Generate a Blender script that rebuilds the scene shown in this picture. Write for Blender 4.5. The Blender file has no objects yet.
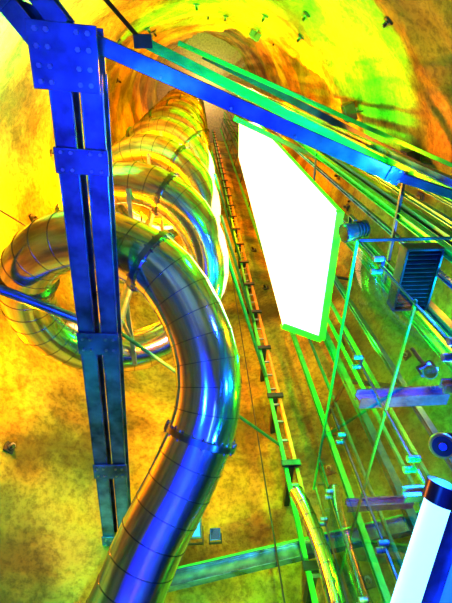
import bpy, bmesh, math, random
from mathutils import Vector, Matrix, noise
random.seed(7)
scene=bpy.context.scene
scene.view_settings.view_transform='Standard'
scene.view_settings.look='None'
scene.view_settings.gamma=.78
scene.view_settings.exposure=.02
V=Vector
# ------------------------------------------------------------ materials
def newmat(name):
    m=bpy.data.materials.new(name); m.use_nodes=True
    nt=m.node_tree; b=nt.nodes['Principled BSDF']; return m,nt,b
def paint(name,col,rough=.4,metal=.3,var=.25,scale=6,bump=.05):
    m,nt,b=newmat(name)
    tc=nt.nodes.new('ShaderNodeTexCoord'); n=nt.nodes.new('ShaderNodeTexNoise')
    n.inputs['Scale'].default_value=scale; n.inputs['Detail'].default_value=8
    nt.links.new(tc.outputs['Object'],n.inputs['Vector'])
    r=nt.nodes.new('ShaderNodeValToRGB')
    r.color_ramp.elements[0].position=.3; r.color_ramp.elements[1].position=.7
    r.color_ramp.elements[0].color=[c*(1-var) for c in col]+[1]
    r.color_ramp.elements[1].color=[min(1,c*(1+var)) for c in col]+[1]
    nt.links.new(n.outputs['Fac'],r.inputs['Fac']); nt.links.new(r.outputs['Color'],b.inputs['Base Color'])
    bp=nt.nodes.new('ShaderNodeBump'); bp.inputs['Strength'].default_value=bump
    nt.links.new(n.outputs['Fac'],bp.inputs['Height']); nt.links.new(bp.outputs['Normal'],b.inputs['Normal'])
    b.inputs['Roughness'].default_value=rough; b.inputs['Metallic'].default_value=metal
    return m
def emit(name,col,s):
    m,nt,b=newmat(name)
    b.inputs['Base Color'].default_value=(*col,1)
    b.inputs['Emission Color'].default_value=(*col,1); b.inputs['Emission Strength'].default_value=s
    return m
M_blue=paint('blue_steel_paint',(.12,.21,.38),.25,.6,.6,4)
M_grey=paint('galvanised_steel',(.35,.38,.42),.35,.8)
M_green=paint('green_tinted_steel',(.05,.45,.10),.35,.3)  # green light on the posts is put into the base colour
M_dgreen=paint('dark_green_steel',(.05,.20,.14),.3,.5)
M_dark=paint('dark_steel',(.05,.06,.08),.4,.6)
M_steel=paint('stainless_steel',(.80,.75,.74),.15,1.0,.05,3,.02)
M_seam=paint('stainless_seam',(.3,.3,.34),.25,1.0,.1)
M_rust=paint('orange_primer',(.6,.25,.06),.5,.3)
M_black=paint('black_plastic',(.02,.02,.03),.3,0)
M_white=emit('lift_light_white',(1,1,1),1.15)
M_gem=emit('green_edge_glow',(.06,1,.03),1.1)  # glowing bars stand in for the green bloom along the car's edge
M_tube=emit('led_tube_light',(.38,.78,1),1.7)
M_bem=emit('blue_lamp_glass',(.03,.2,1),1.0)
M_lens=paint('glass_lens',(.25,.3,.4),.05,.9)
def glassmat():
    m=bpy.data.materials.new('clear_glass'); m.use_nodes=True; nt=m.node_tree; nt.nodes.clear()
    o=nt.nodes.new('ShaderNodeOutputMaterial'); t=nt.nodes.new('ShaderNodeBsdfTransparent'); g=nt.nodes.new('ShaderNodeBsdfGlossy')
    t.inputs['Color'].default_value=(.30,.58,.75,1); g.inputs['Roughness'].default_value=.02
    f=nt.nodes.new('ShaderNodeLayerWeight'); f.inputs['Blend'].default_value=.5
    p=nt.nodes.new('ShaderNodeMath'); p.operation='POWER'; p.inputs[1].default_value=3
    a=nt.nodes.new('ShaderNodeMath'); a.operation='MULTIPLY_ADD'; a.inputs[1].default_value=.5; a.inputs[2].default_value=.09
    mx=nt.nodes.new('ShaderNodeMixShader')
    nt.links.new(f.outputs['Facing'],p.inputs[0]); nt.links.new(p.outputs[0],a.inputs[0]); nt.links.new(a.outputs[0],mx.inputs[0])
    nt.links.new(t.outputs[0],mx.inputs[1]); nt.links.new(g.outputs[0],mx.inputs[2]); nt.links.new(mx.outputs[0],o.inputs[0])
    return m
M_glass=glassmat()
def rockmat():
    m,nt,b=newmat('shotcrete_rock'); N=nt.nodes.new; L=nt.links.new
    tc=N('ShaderNodeTexCoord')
    def nz(s,d,r=.6):
        n=N('ShaderNodeTexNoise'); n.inputs['Scale'].default_value=s; n.inputs['Detail'].default_value=d; n.inputs['Roughness'].default_value=r
        L(tc.outputs['Object'],n.inputs['Vector']); return n
    n1=nz(.3,3); n2=nz(.5,9,.6); n3=nz(8,10,.8)
    r1=N('ShaderNodeValToRGB'); e=r1.color_ramp.elements
    e[0].position=.40; e[0].color=(.28,.42,.08,1); e[1].position=.54; e[1].color=(.50,.40,.06,1)  # green and ochre patches put the coloured lighting into the rock's base colour
    L(n1.outputs['Fac'],r1.inputs['Fac'])
    r2=N('ShaderNodeValToRGB'); e=r2.color_ramp.elements
    e[0].position=.40; e[0].color=(.18,.15,.13,1); e[1].position=.60; e[1].color=(1,1,1,1)
    L(n2.outputs['Fac'],r2.inputs['Fac'])
    mx=N('ShaderNodeMix'); mx.data_type='RGBA'; mx.blend_type='MULTIPLY'; mx.inputs[0].default_value=.8
    L(r1.outputs['Color'],mx.inputs[6]); L(r2.outputs['Color'],mx.inputs[7])
    r3=N('ShaderNodeValToRGB'); e=r3.color_ramp.elements
    e[0].position=.40; e[0].color=(.45,.45,.45,1); e[1].position=.54; e[1].color=(1.0,1.0,1.0,1)
    L(n3.outputs['Fac'],r3.inputs['Fac'])
    mx2=N('ShaderNodeMix'); mx2.data_type='RGBA'; mx2.blend_type='MULTIPLY'; mx2.inputs[0].default_value=.7
    L(mx.outputs[2],mx2.inputs[6]); L(r3.outputs['Color'],mx2.inputs[7])
    L(mx2.outputs[2],b.inputs['Base Color'])
    add=N('ShaderNodeMath'); add.operation='ADD'; L(n2.outputs['Fac'],add.inputs[0]); L(n3.outputs['Fac'],add.inputs[1])
    bp=N('ShaderNodeBump'); bp.inputs['Strength'].default_value=.9; bp.inputs['Distance'].default_value=.12
    L(add.outputs[0],bp.inputs['Height']); L(bp.outputs['Normal'],b.inputs['Normal'])
    b.inputs['Roughness'].default_value=.75
    return m
M_rock=rockmat()
# ------------------------------------------------------------ mesh builder
class MB:
    def __init__(s,mats): s.bm=bmesh.new(); s.mats=mats
    def mi(s,m):
        if m not in s.mats: s.mats.append(m)
        return s.mats.index(m)
    def face(s,vs,m,smooth=False):
        try: f=s.bm.faces.new(vs)
        except ValueError: return
        f.material_index=s.mi(m); f.smooth=smooth
    def quad(s,pts,m): s.face([s.bm.verts.new(p) for p in pts],m)
    def frame(s,p0,p1,up):
        t=(p1-p0).normalized(); up=V(up)
        if abs(t.dot(up))>.98: up=V((0,1,0)) if abs(t.y)<.9 else V((1,0,0))
        x=t.cross(up).normalized(); y=x.cross(t).normalized(); return t,x,y
    def sweep(s,p0,p1,prof,m,up=(0,0,1)):
        p0,p1=V(p0),V(p1); t,x,y=s.frame(p0,p1,up)
        a=[s.bm.verts.new(p0+x*u+y*v) for u,v in prof]; b=[s.bm.verts.new(p1+x*u+y*v) for u,v in prof]
        n=len(prof)
        for i in range(n): s.face([a[i],a[(i+1)%n],b[(i+1)%n],b[i]],m)
        s.face(a[::-1],m); s.face(b,m)
    def bar(s,p0,p1,w,h,m,up=(0,0,1)):
        s.sweep(p0,p1,[(-w/2,-h/2),(w/2,-h/2),(w/2,h/2),(-w/2,h/2)],m,up)
    def ibeam(s,p0,p1,w,h,m,t=.018,up=(0,0,1)):
        W=w/2;H=h/2;T=t/2
        s.sweep(p0,p1,[(-W,-H),(W,-H),(W,-H+t),(T,-H+t),(T,H-t),(W,H-t),(W,H),(-W,H),(-W,H-t),(-T,H-t),(-T,-H+t),(-W,-H+t)],m,up)
    def cyl(s,p0,p1,r,m,n=16,r1=None,smooth=True):
        p0,p1=V(p0),V(p1); r1=r if r1 is None else r1
        t,x,y=s.frame(p0,p1,(0,0,1))
        cs=[(math.cos(2*math.pi*i/n),math.sin(2*math.pi*i/n)) for i in range(n)]
        a=[s.bm.verts.new(p0+x*c*r+y*d*r) for c,d in cs]; b=[s.bm.verts.new(p1+x*c*r1+y*d*r1) for c,d in cs]
        for i in range(n): s.face([a[i],a[(i+1)%n],b[(i+1)%n],b[i]],m,smooth)
        a2=[s.bm.verts.new(v.co) for v in a]; b2=[s.bm.verts.new(v.co) for v in b]
        s.face(a2[::-1],m); s.face(b2,m)
    def box(s,c,size,m,rot=None):
        c=V(c); R=rot or Matrix.Identity(3)
        vs=[]
        for i in (-1,1):
            for j in (-1,1):
                for k in (-1,1): vs.append(s.bm.verts.new(c+R@V((i*size[0]/2,j*size[1]/2,k*size[2]/2))))
        for q in ((0,1,3,2),(4,6,7,5),(0,4,5,1),(2,3,7,6),(0,2,6,4),(1,5,7,3)): s.face([vs[i] for i in q],m)
    def bolt(s,p,nrm,r,m):
        p=V(p); nrm=V(nrm).normalized(); s.cyl(p,p+nrm*r*1.0,r,m,6,smooth=False)
    def path(s,pts,r,m,n=12):
        for a,b in zip(pts[:-1],pts[1:]): s.cyl(a,b,r,m,n)
    def out(s,name,bevel=0):
        bmesh.ops.recalc_face_normals(s.bm,faces=s.bm.faces)
        me=bpy.data.meshes.new(name); s.bm.to_mesh(me); s.bm.free()
        for m in s.mats: me.materials.append(m)
        o=bpy.data.objects.new(name,me); scene.collection.objects.link(o)
        if bevel:
            md=o.modifiers.new('bev','BEVEL'); md.width=bevel; md.segments=1; md.limit_method='ANGLE'; md.angle_limit=.9
        return o
# ------------------------------------------------------------ shaft
CX,CY,R,ZT,ZB=.3,2.9,4.9,50,-1.6
def wallr(a,z):
    p=V((math.cos(a)*1.3,math.sin(a)*1.3,z*.32))
    d=noise.fractal(p,1.0,2.0,5)*.28
    q=V((math.cos(a)*5,math.sin(a)*5,z*1.1)); d+=noise.fractal(q,1.0,2.0,4)*.09
    ad=math.degrees(a); ad=ad-360 if ad>180 else ad
    rec=0
    if -110<ad<70:
        zb=13+max(0,-17-ad)*.30+noise.noise(V((ad*.05,3,1)))*.8
        rec=min(1,max(0,(z-zb)/.7)); rec=rec*rec*(3-2*rec)*.85*min(1,(ad+110)/15)*min(1,(70-ad)/15)
    return R-d*.9+rec
def wallpt(a,z,off=0):
    r=wallr(a,z)-off; return V((CX+r*math.cos(a),CY+r*math.sin(a),z))
bm=bmesh.new(); NA=180; zs=[]; z=ZB
while z<ZT: zs.append(z); z+=.16+max(0,z)*.008
zs.append(ZT)
rings=[[bm.verts.new(wallpt(2*math.pi*i/NA,z)) for i in range(NA)] for z in zs]
for a,b in zip(rings[:-1],rings[1:]):
    for i in range(NA):
        f=bm.faces.new([a[i],b[i],b[(i+1)%NA],a[(i+1)%NA]]); f.smooth=True
me=bpy.data.meshes.new('wall_shaft'); bm.to_mesh(me); bm.free(); me.materials.append(M_rock)
scene.collection.objects.link(bpy.data.objects.new('wall_shaft',me))
M_conc=paint('concrete',(.3,.3,.3),.6,0); M_floor=paint('blue_bounce_floor',(.04,.07,.4),.35,0)  # unseen floor coloured blue to tint the slide's reflections
for nm,z0,mm in (('floor',ZB-.1,M_floor),('ceiling',ZT,M_conc)):
    b=MB([]); b.cyl((CX,CY,z0),(CX,CY,z0+.1),R+1.2,mm,64); b.out(nm)
# ------------------------------------------------------------ tube slide
HX,HY,HR,H0=-1.35,3.4,1.45,5.0
def hz(n): # height after n turns
    return H0+2.9*n if n<1 else H0+2.9+4.4*(n-1)-1.5*(1-math.exp(-(n-1)))
def cr(p0,p1,p2,p3,t):
    return .5*((2*p1)+(-p0+p2)*t+(2*p0-5*p1+4*p2-p3)*t*t+(-p0+3*p1-3*p2+p3)*t**3)
low=[V(p) for p in [(-2.35,6.15,1.0),(-1.75,5.95,1.45),(-1.32,5.62,1.85),(-.98,5.16,2.25),(-.72,4.73,2.62),(-.3,4.17,3.10),(-.03,3.66,3.5),(-.0,3.16,3.93),(-.2,2.66,4.35),(-.62,2.2,4.72)]]
def hp(n,r=HR,dz=0):
    th=-math.pi/2-2*math.pi*n; return V((HX+r*math.cos(th),HY+r*math.sin(th),hz(n)+dz))
hel=[hp(k/24) for k in range(0,24*9)]
pts=low+hel; dense=[]
for i in range(1,len(pts)-2):
    for j in range(8): dense.append(cr(pts[i-1],pts[i],pts[i+1],pts[i+2],j/8))
def resample(P,step):
    out=[P[0]]; acc=0
    for a,b in zip(P[:-1],P[1:]):
        L=(b-a).length; d=step-acc
        while d<=L:
            out.append(a.lerp(b,d/L)); d+=step
        acc=(acc+L)%step
    return out
J=resample(dense,.30)
def make_slide(J,TR,name,flange_every=8,off=3,n=48):
    b=MB([M_steel,M_seam])
    tang=[]
    for i in range(len(J)):
        a=J[max(0,i-1)]; c=J[min(len(J)-1,i+1)]; tang.append((c-a).normalized())
    up=V((0,0,1)); fr=[]
    x=tang[0].cross(up).normalized()
    for i,t in enumerate(tang):
        x=(x-t*x.dot(t)).normalized(); y=t.cross(x); fr.append((x.copy(),y.copy()))
    cs=[(math.cos(2*math.pi*i/n),math.sin(2*math.pi*i/n)) for i in range(n)]
    def ring(i,r,o): 
        x,y=fr[i]; return [b.bm.verts.new(J[i]+tang[i]*o+x*c*r+y*d*r) for c,d in cs]
    def band(A,B,m,sm=True):
        for k in range(n): b.face([A[k],A[(k+1)%n],B[(k+1)%n],B[k]],m,sm)
    prev=ring(0,TR,0)
    for i in range(len(J)-1):
        nx=ring(i+1,TR,0); band(prev,nx,M_steel); prev=nx
    for i in range(len(J)):
        fl=(i%flange_every==off)
        w,rr,m=(.035,TR+.05,M_seam) if fl else (.005,TR+.005,M_seam)
        A=ring(i,TR-.01,-w);B=ring(i,rr,-w);band(A,B,m,False)
        C=ring(i,rr,-w);D=ring(i,rr,w);band(C,D,m)
        E=ring(i,rr,w);F=ring(i,TR-.01,w);band(E,F,m,False)
        if fl and J[i].z<14:
            x,y=fr[i]
            for k in range(18):
                c,d=math.cos(k*math.pi/9),math.sin(k*math.pi/9)
                p=J[i]+(x*c+y*d)*(TR+.032)
                b.cyl(p-tang[i]*.06,p+tang[i]*.06,.013,M_seam,6)
    return b.out(name)
make_slide(J,.40,'tube_slide')
# support mast and arms for slide
b=MB([]); b.cyl((HX,HY,5.0),(HX,HY,40),.09,M_grey,16)
for k in range(1,17):
    p=hp(k/2,HR,-.42); q=hp(k/2,0,-.42); b.bar(q,p,.07,.1,M_grey); b.bar(q-V((0,0,.6)),hp(k/2,HR*.6,-.45),.05,.05,M_grey)
b.cyl(V((HX,HY,4.95)),wallpt(math.radians(195),4.9,-.05),.07,M_blue)
b.cyl(V((HX,HY,5.05)),(1.40,6.55,5.4),.03,M_dgreen)
for z in (7.2,9.6,14,19): b.cyl((.45,HY-.2,z),(1.40,6.5,z+.2),.04,M_dgreen)
b.out('slide_support_mast')
# ------------------------------------------------------------ double-channel beam overhead (left)
b=MB([]); A=V((-1.07,.05,4.2)); B=V((-1.72,7.68,4.2)); t=(B-A).normalized(); s=V((t.y,-t.x,0))
if s.x<0: s=-s
for o,f in ((-.135,1),(.135,-1)):
    b.ibeam(A+s*o,B+s*o,.2,.24,M_blue)
    for q in (-.09,.09): b.bar(A+s*(o+q)+V((0,0,-.128)),B+s*(o+q)+V((0,0,-.128)),.012,.02,M_blue)
for d in (.75,2.9,5.3,7.2):
    c=A+t*d; w=.16 if d!=.75 else .12
    b.bar(c-t*w+V((0,0,-.145)),c+t*w+V((0,0,-.145)),.5,.02,M_blue)
    for i in (-.18,-.09,.09,.18):
        for j in (-.08,.08): b.bolt(c+s*i+t*j+V((0,0,-.155)),(0,0,-1),.018,M_grey)
b.out('twin_channel_beam',.004)
# gusset
b=MB([]); g=V((-1.12,-.05,4.03)); 
Rz=Matrix.Rotation(math.atan2(t.y,t.x)-math.pi/2,3,'Z')
b.box(g,(.56,.5,.025),M_blue,Rz); b.box(g+V((0,0,.28)),(.56,.5,.025),M_blue,Rz)
for i in (-.21,-.12,.12,.21):
    for j in (-.19,-.07,.07,.19): b.bolt(g+Rz@V((i,j,-.012)),(0,0,-1),.022,M_grey)
A2=V((-1.2,-.2,4.15)); B2=V((-2.1,-1.45,4.15)); t2=(B2-A2).normalized(); s2=V((-t2.y,t2.x,0))
for o in (-.12,.12): b.ibeam(A2+s2*o,B2+s2*o,.16,.2,M_blue)
for d in (.35,.6): 
    c=A2+t2*d; b.bar(c+V((0,0,-.11)),c+t2*.12+V((0,0,-.11)),.42,.02,M_blue)
    for i in (-.15,-.07,.07,.15): b.bolt(c+s2*i+t2*.06+V((0,0,-.12)),(0,0,-1),.018,M_grey)
b.out('bolted_gusset_frame',.004)
# diagonal beam
b=MB([]); A=V((-3.3,-1.13,4.36)); B=V((2.05,1.02,4.36)); b.ibeam(A,B,.14,.2,M_blue)
t=(B-A).normalized(); s=V((-t.y,t.x,0))
b.box(B+V((0,0,-.11)),(.16,.16,.02),M_blue,Matrix.Rotation(math.atan2(t.y,t.x),3,'Z'))
for i in (-.05,.05):
    for j in (-.05,.05): b.bolt(B+V((i,j,-.12)),(0,0,-1),.015,M_grey)
b.ibeam(B,(4.9,1.9,4.36),.09,.16,M_dark)
for d in (2.6,3.2,3.9,4.6): b.bolt(A+t*d+s*.04+V((0,0,-.1)),(0,0,-1),.014,M_grey)
b.out('diagonal_i_beam',.004)
# upper green beams
b=MB([]); b.ibeam((-.75,-.28,6.5),(4.9,2.22,6.5),.13,.16,M_green); b.cyl((-.75,-.28,6.5),(-1.9,-1.5,6.9),.03,M_dark)
b.box((-.72,-.27,6.5),(.24,.16,.24),M_dark)
b.ibeam((-.3,-.30,7.6),(4.9,1.7,7.6),.07,.12,M_green)
b.ibeam((.1,-.15,8.6),(5.0,2.0,8.6),.12,.16,M_dark)
b.ibeam((.9,1.2,11.5),(5.0,3.0,11.5),.12,.16,M_dark)
b.out('shaft_crossbeams',.003)
# ------------------------------------------------------------ lift mast + guide rails
b=MB([])
for x,m in ((1.42,M_green),(1.62,M_rust)): b.ibeam((x,6.55,-1.6),(x,6.55,49.9),.07,.1,m,.014,up=(0,1,0))
b.cyl((1.02,6.75,-1.6),(1.02,6.75,49.9),.014,M_dark,8)
z=2
while z<49:
    b.bar((1.42,6.55,z),(1.62,6.55,z),.04,.04,M_grey)
    z+=.5
z=1.3
while z<49:
    b.bar((1.52,6.5,z),(1.52,7.7,z),.1,.14,M_dark); b.box((1.52,6.46,z),(.36,.05,.12),M_dark); z+=1.8
b.out('lift_guide_mast')
b=MB([])
posts=[(2.95,1.30,.12),(2.95,1.62,.06),(2.95,1.95,.10),(3.0,2.3,.06),(2.95,2.75,.10),(3.05,3.1,.05),(2.75,3.9,.08),(2.75,4.5,.05),(2.65,5.2,.12),(2.35,6.3,.10),(2.6,1.05,.07),(3.3,2.0,.1),(3.4,3.6,.08),(3.0,1.45,.04),(2.7,4.85,.05),(2.5,5.75,.05)]
pm=(M_green,M_dgreen,M_green,M_blue,M_dgreen,M_green,M_dgreen)
for i,(x,y,w) in enumerate(posts):
    b.ibeam((x,y,-1.6),(x,y,49.9),w,w*1.1,pm[i%7],.012,up=(0,1,0))
z=.9
while z<49:
    b.bar((2.9,1.3,z),(2.95,3.1,z),.04,.06,M_dark); b.bar((2.65,5.2,z),(2.35,6.3,z),.04,.06,M_dark)
    b.bar((2.65,5.2,z),(4.6,5.6,z),.06,.08,M_dark)
    z+=4.8
b.out('lift_guide_rails')
# ------------------------------------------------------------ lit lift car
b=MB([])
lowc=[(1.58,2.42,7),(2.5,2.3,7),(2.5,5.15,7),(1.62,4.75,7)]
top=[(1.62,1.95,18),(2.45,2.1,18),(2.45,3.6,18),(1.62,3.4,18)]
a=[b.bm.verts.new(p) for p in lowc]; c=[b.bm.verts.new(p) for p in top]
for i in range(4): b.face([a[i],a[(i+1)%4],c[(i+1)%4],c[i]],M_white)
b.face(a[::-1],M_white); b.face(c,M_dark)
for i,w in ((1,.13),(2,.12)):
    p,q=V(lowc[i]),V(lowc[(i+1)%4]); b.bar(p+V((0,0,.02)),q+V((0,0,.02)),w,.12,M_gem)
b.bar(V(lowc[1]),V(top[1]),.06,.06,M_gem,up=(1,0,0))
b.out('illuminated_lift_car')
# ------------------------------------------------------------ glass enclosure
root=bpy.data.objects.new('glass_lift_enclosure',None); scene.collection.objects.link(root)
b=MB([])
ys=[1.75,3.0,4.3,5.5,6.2]
for y0,y1 in zip(ys[:-1],ys[1:]): b.quad([(1.75,y0+.02,-1.55),(1.75,y1-.02,-1.55),(1.75,y1-.02,4.19),(1.75,y0+.02,4.19)],M_glass)
o=b.out('glass_panes'); o.parent=root
b=MB([])
b.bar((1.75,1.72,4.2),(1.75,6.25,4.2),.03,.03,M_green)
b.bar((1.79,1.72,2.85),(1.79,6.25,2.85),.02,.03,M_green)
for y in ys: b.bar((1.78,y,-1.6),(1.78,y,4.2),.02,.02,M_dgreen,up=(0,1,0))
b.bar((1.75,1.72,4.2),(2.85,1.72,4.2),.03,.03,M_dark)
b.ibeam((1.78,3.43,3.44),(2.85,3.43,3.44),.16,.16,M_blue); b.ibeam((1.78,5.0,3.1),(2.65,5.0,3.1),.12,.12,M_blue)
for z in (2.2,): 
    b.ibeam((1.78,3.43,z),(2.85,3.43,z),.10,.10,M_blue); b.ibeam((1.78,2.1,z),(2.9,2.1,z),.08,.08,M_blue)
for y in ys:
    for z in (3.6,2.2,.9):
        b.cyl((1.70,y-.07,z),(1.8,y-.07,z),.03,M_grey,12); b.cyl((1.70,y+.07,z),(1.8,y+.07,z),.03,M_grey,12); b.bar((1.8,y-.09,z),(1.8,y+.09,z),.03,.04,M_dark)
o=b.out('steel_frame'); o.parent=root
# louvre box
b=MB([]); c=V((2.66,2.33,4.42))
b.bar(c+V((0,-.4,.06)),c+V((0,.4,.06)),.42,.03,M_black)
for i in range(13): 
    y=-.36+i*.06; b.box(c+V((0,y,-.05)),(.42,.012,.08),M_dark,Matrix.Rotation(.5,3,'X'))
for sx in (-.22,.22): b.box(c+V((sx,0,-.02)),(.03,.84,.2),M_black)
for sy in (-.42,.42): b.box(c+V((0,sy,-.02)),(.46,.03,.2),M_black)
b.out('ventilation_louvre',.004)
# flood lamp near beam
def floodlight(name,p,d,r,L,mem):
    p=V(p); d=V(d).normalized(); b=MB([])
    b.cyl(p-d*L*.5,p+d*L*.3,r*.72,M_blue,20,r); b.cyl(p+d*L*.3,p+d*L*.5,r*1.08,M_blue,20); b.cyl(p+d*L*.5,p+d*(L*.5+.01),r*.9,mem,20)
    for k in range(4): b.cyl(p-d*L*(.45-.14*k),p-d*L*(.41-.14*k),r*.95,M_dark,20)
    x=d.cross(V((0,0,1))).normalized()
    for sg in (-1,1): b.bar(p+x*sg*r*1.15,p+x*sg*r*1.15+V((0,0,r*1.8)),.02,.04,M_dark,up=d)
    b.bar(p+x*r*1.2+V((0,0,r*1.8)),p-x*r*1.2+V((0,0,r*1.8)),.04,.02,M_dark)
    b.cyl(p+V((0,0,r*1.8)),p+V((0,0,r*1.8+.25)),.02,M_dark,8)
    return b.out(name)
floodlight('floodlight',(2.0,1.88,4.93),(-.9,.1,-.25),.12,.34,M_lens)
floodlight('floodlight',(2.05,2.45,2.75),(-.4,-.6,-.6),.06,.15,M_lens)
# square lamps on bottom beam
b=MB([]); P0=V((-2.2,7.56,3.3)); P1=V((4.0,6.4,3.7)); b.ibeam(P0,P1,.16,.24,M_blue)
t=(P1-P0).normalized()
b.bar(P0+V((0,-.1,.13)),P1+V((0,-.1,.13)),.02,.03,M_green)
b.out('wall_crossbeam',.004)
def squarelamp(p,w,mem):
    p=V(p); b=MB([]); Rx=Matrix.Rotation(.45,3,'X')
    b.box(p,(w,w*.35,w),M_blue,Rx); b.box(p+Rx@V((0,-w*.19,0)),(w*.82,.02,w*.82),mem,Rx)
    for sg in (-1,1): b.bar(p+V((sg*w*.56,0,0)),p+V((sg*w*.56,0,-w*.8)),.02,.04,M_dark,up=(0,1,0))
    b.bar(p+V((-w*.58,0,-w*.8)),p+V((w*.58,0,-w*.8)),.04,.02,M_dark)
    for k in range(5): b.box(p+Rx@V(((k-2)*w*.18,w*.22,0)),(.01,w*.12,w*.8),M_dark,Rx)
    b.out('square_floodlight')
squarelamp((-.36,6.9,4.05),.36,M_bem); squarelamp((.05,6.9,3.9),.18,M_lens)
# linear LED light
b=MB([]); A=V((.80,2.92,.68)); B=V((1.19,1.98,1.22)); t=(B-A).normalized()
b.cyl(A,B,.065,M_tube,24); b.cyl(B,B+t*.1,.08,M_black,24); b.cyl(A-t*.1,A,.08,M_black,24)
s=V((.3,.12,.05)); b.cyl(A+s,B+s,.05,M_bem,20); b.cyl(B+s,B+s+t*.1,.075,M_black,20)
b.bar(A+s*.5+V((0,.09,0)),B+s*.5+V((0,.09,0)),.25,.02,M_blue)
b.bar(B+s*.5,(1.72,2.2,1.5),.05,.05,M_dark); b.bar(A+s*.5,(1.72,2.9,.9),.05,.05,M_dark)
b.out('linear_led_light')
# dome camera
b=MB([]); c=V((1.58,2.23,1.77)); d=V((-.45,-.6,-.65)).normalized()
b.cyl(c-d*.1,c,.065,M_black,24,.085); b.cyl(c,c+d*.05,.085,M_rust,24,.08); b.cyl(c+d*.05,c+d*.06,.065,M_black,24); b.cyl(c+d*.06,c+d*.075,.035,M_lens,24,.025)
b.cyl(c-d*.1,(1.73,2.3,1.9),.03,M_black,10)
b.out('security_camera')
# tube standing in for the slide's reflection in the glass
dp=[V(p) for p in [(1.30,6.2,4.5),(1.5,6.15,4.1),(1.6,6.1,3.6),(1.66,6.05,3.0),(1.66,6.0,2.4),(1.6,5.95,1.8),(1.5,5.9,1.2),(1.4,5.9,.5)]]
dd=[]
for i in range(1,len(dp)-2):
    for j in range(6): dd.append(cr(dp[i-1],dp[i],dp[i+1],dp[i+2],j/6))
dd=[p-V((.08,0,0)) for p in dd]
make_slide(resample(dd,.25),.12,'slide_reflection_tube',99,98,24)
# ------------------------------------------------------------ rock anchors
b=MB([])
def anchor(a,z,s):
    p=wallpt(a,z,.02); n=V((-math.cos(a),-math.sin(a),0)); tz=V((0,0,1)); x=n.cross(tz)
    Rm=Matrix((x,n,tz)).transposed()
    b.box(p,(s,.05,s),M_dark,Rm); b.cyl(p,p+n*s*.8+V((0,0,-s*.2)),s*.18,M_dark,8); b.cyl(p+n*.04,p+n*.12,s*.28,M_grey,6)
z=1.5
while z<24:
    n=9
    for k in range(n):
        a=2*math.pi*(k+random.uniform(-.25,.25)+.5*(int(z)%2))/n
        anchor(a,z+random.uniform(-.4,.4),random.uniform(.12,.22)+z*.004)
    z+=1.7+z*.04
b.out('rock_anchor_bolts')
# wall mounted box lamps
for a,z in ((-12,9.5),(-22,13),(2,16),(40,14),(-60,22)):
    a=math.radians(a); p=wallpt(a,z,.25); n=V((-math.cos(a),-math.sin(a),0)); Rm=Matrix((n.cross(V((0,0,1))),n,V((0,0,1)))).transposed()
    b=MB([]); b.box(p,(.5,.3,.35),M_dark,Rm); b.box(p+n*.16,(.42,.02,.28),M_lens,Rm); b.bar(p,wallpt(a,z,-.05),.08,.08,M_grey)
    for k in range(4): b.box(p+Rm@V((-.18+.12*k,-.02,.2)),(.02,.25,.06),M_grey,Rm)
    b.cyl(p+V((0,0,-.17)),p+V((0,0,-.6))-n*.2,.02,M_dark,6)
    b.out('wall_lamp')
# slack cable across the slide
b=MB([])
b.path([wallpt(math.radians(200),6.5,.05),V((-3.2,2.6,7.3)),V((-2.9,3.4,7.35))],.015,M_dark,8)
b.out('hanging_cable')
# ------------------------------------------------------------ lights
def point(p,col,e,r=.15):
    l=bpy.data.lights.new('lamp','POINT'); l.color=col; l.energy=e; l.shadow_soft_size=r
    o=bpy.data.objects.new('point_light',l); o.location=p; scene.collection.objects.link(o)
def spot(p,tgt,col,e,ang=70,r=.1,blend=.8):
    l=bpy.data.lights.new('lamp','SPOT'); l.color=col; l.energy=e; l.shadow_soft_size=r; l.spot_size=math.radians(ang); l.spot_blend=blend
    o=bpy.data.objects.new('spot_light',l); o.location=p; o.rotation_euler=(V(tgt)-V(p)).to_track_quat('-Z','Y').to_euler(); scene.collection.objects.link(o)
GR=(.0,1,.02); BL=(.02,.10,1); TE=(.0,.8,.45); AM=(1,.30,.0)
for z,e in ((9.5,1300),(14,1600),(20,2000),(27,2000),(36,2000)): point((HX+.3,HY+.2,z),(1,.30,.0),e,.12)
point((-3.5,4.4,5.9),(1,.30,0),750,.1)
point((-3.4,2.6,9.0),(1,.36,0),900,.1)
point((-3.5,3.4,13.0),(1,.34,0),1100,.1)
spot((-.5,3.4,4.8),(-.1,7.8,7.2),(1,.28,0),1600,75)
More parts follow.
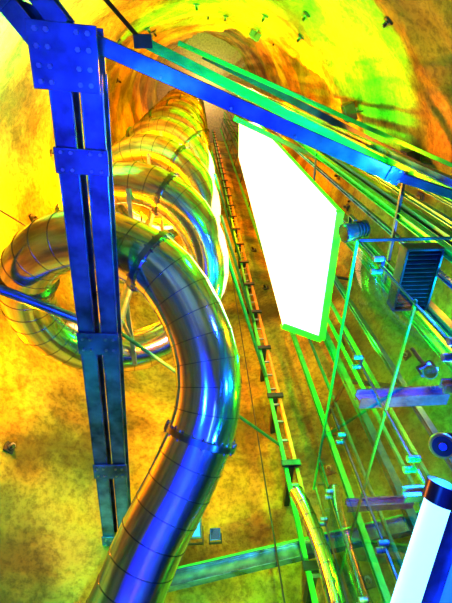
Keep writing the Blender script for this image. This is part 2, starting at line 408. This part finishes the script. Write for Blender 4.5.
spot((1.0,4.2,.5),(.7,7.8,3.2),(.35,1,.0),2400,85)
spot((-1.4,3.0,-.6),(-3.0,6.9,1.8),TE,4200,78)
spot((-2.0,4.8,-.8),(-4.0,5.6,4.8),(1,.5,0),450,50)
spot((-.2,1.2,8.5),(3.3,-1.0,13.0),GR,15000,95)
spot((.8,3.6,12),(.6,-2,23),GR,36000,60)
spot((-1.0,.6,6.5),(-3.6,-.7,9),TE,6000,85)
spot((3.3,1.8,6.8),(5.0,1.2,11),(1,.22,.0),2200,80)
point((3.6,.8,18),(1,.24,.0),2200,.1); point((2.2,0,30),(1,.30,0),2600,.1); point((.6,2.4,47),(1,.6,.25),1500,.25)
spot((1.2,3,1),(2.9,2.5,7),GR,4000,80)
point((2.3,4.4,5.8),GR,450,.1)
point((3.9,3.0,3.0),(0,.35,1),450,.1)  # added points brighten the wall behind the glass
point((4.0,4.6,4.2),(.1,1,0),350,.1)
point((4.0,2.4,5.4),(1,.35,0),350,.1)
point((2.3,2.6,2.6),BL,450,.08)
point((2.3,1.0,3.4),BL,160,.08)
spot((-.2,1.0,2.0),(-.6,1.2,-1.6),BL,6000,120)  # added spots turn unseen floor and near wall blue for the slide to reflect
spot((0,.3,1.0),(0,-2,1.5),BL,3000,120)
point((-.8,.5,-.4),(.02,.18,1),340,.2); point((1.3,3.4,1.6),(.02,.2,1),80,.1)  # blue points added for streaks on the slide tube
point((.9,1.2,5.4),GR,250,.1)
w=bpy.data.worlds.new('w'); scene.world=w; w.use_nodes=True
w.node_tree.nodes['Background'].inputs[0].default_value=(.02,.03,.06,1)
# ------------------------------------------------------------ camera
cam=bpy.data.cameras.new('camera'); co=bpy.data.objects.new('camera',cam); scene.collection.objects.link(co)
cam.sensor_width=36; cam.lens=24; cam.clip_end=200; cam.clip_start=.02
r=V((.9982,0,-.06)).normalized(); f=V((.0517,.507,.860)).normalized(); f=(f-r*f.dot(r)).normalized(); u=r.cross(f)
Mx=Matrix((r,u,-f)).transposed().to_4x4(); co.matrix_world=Mx
scene.camera=co
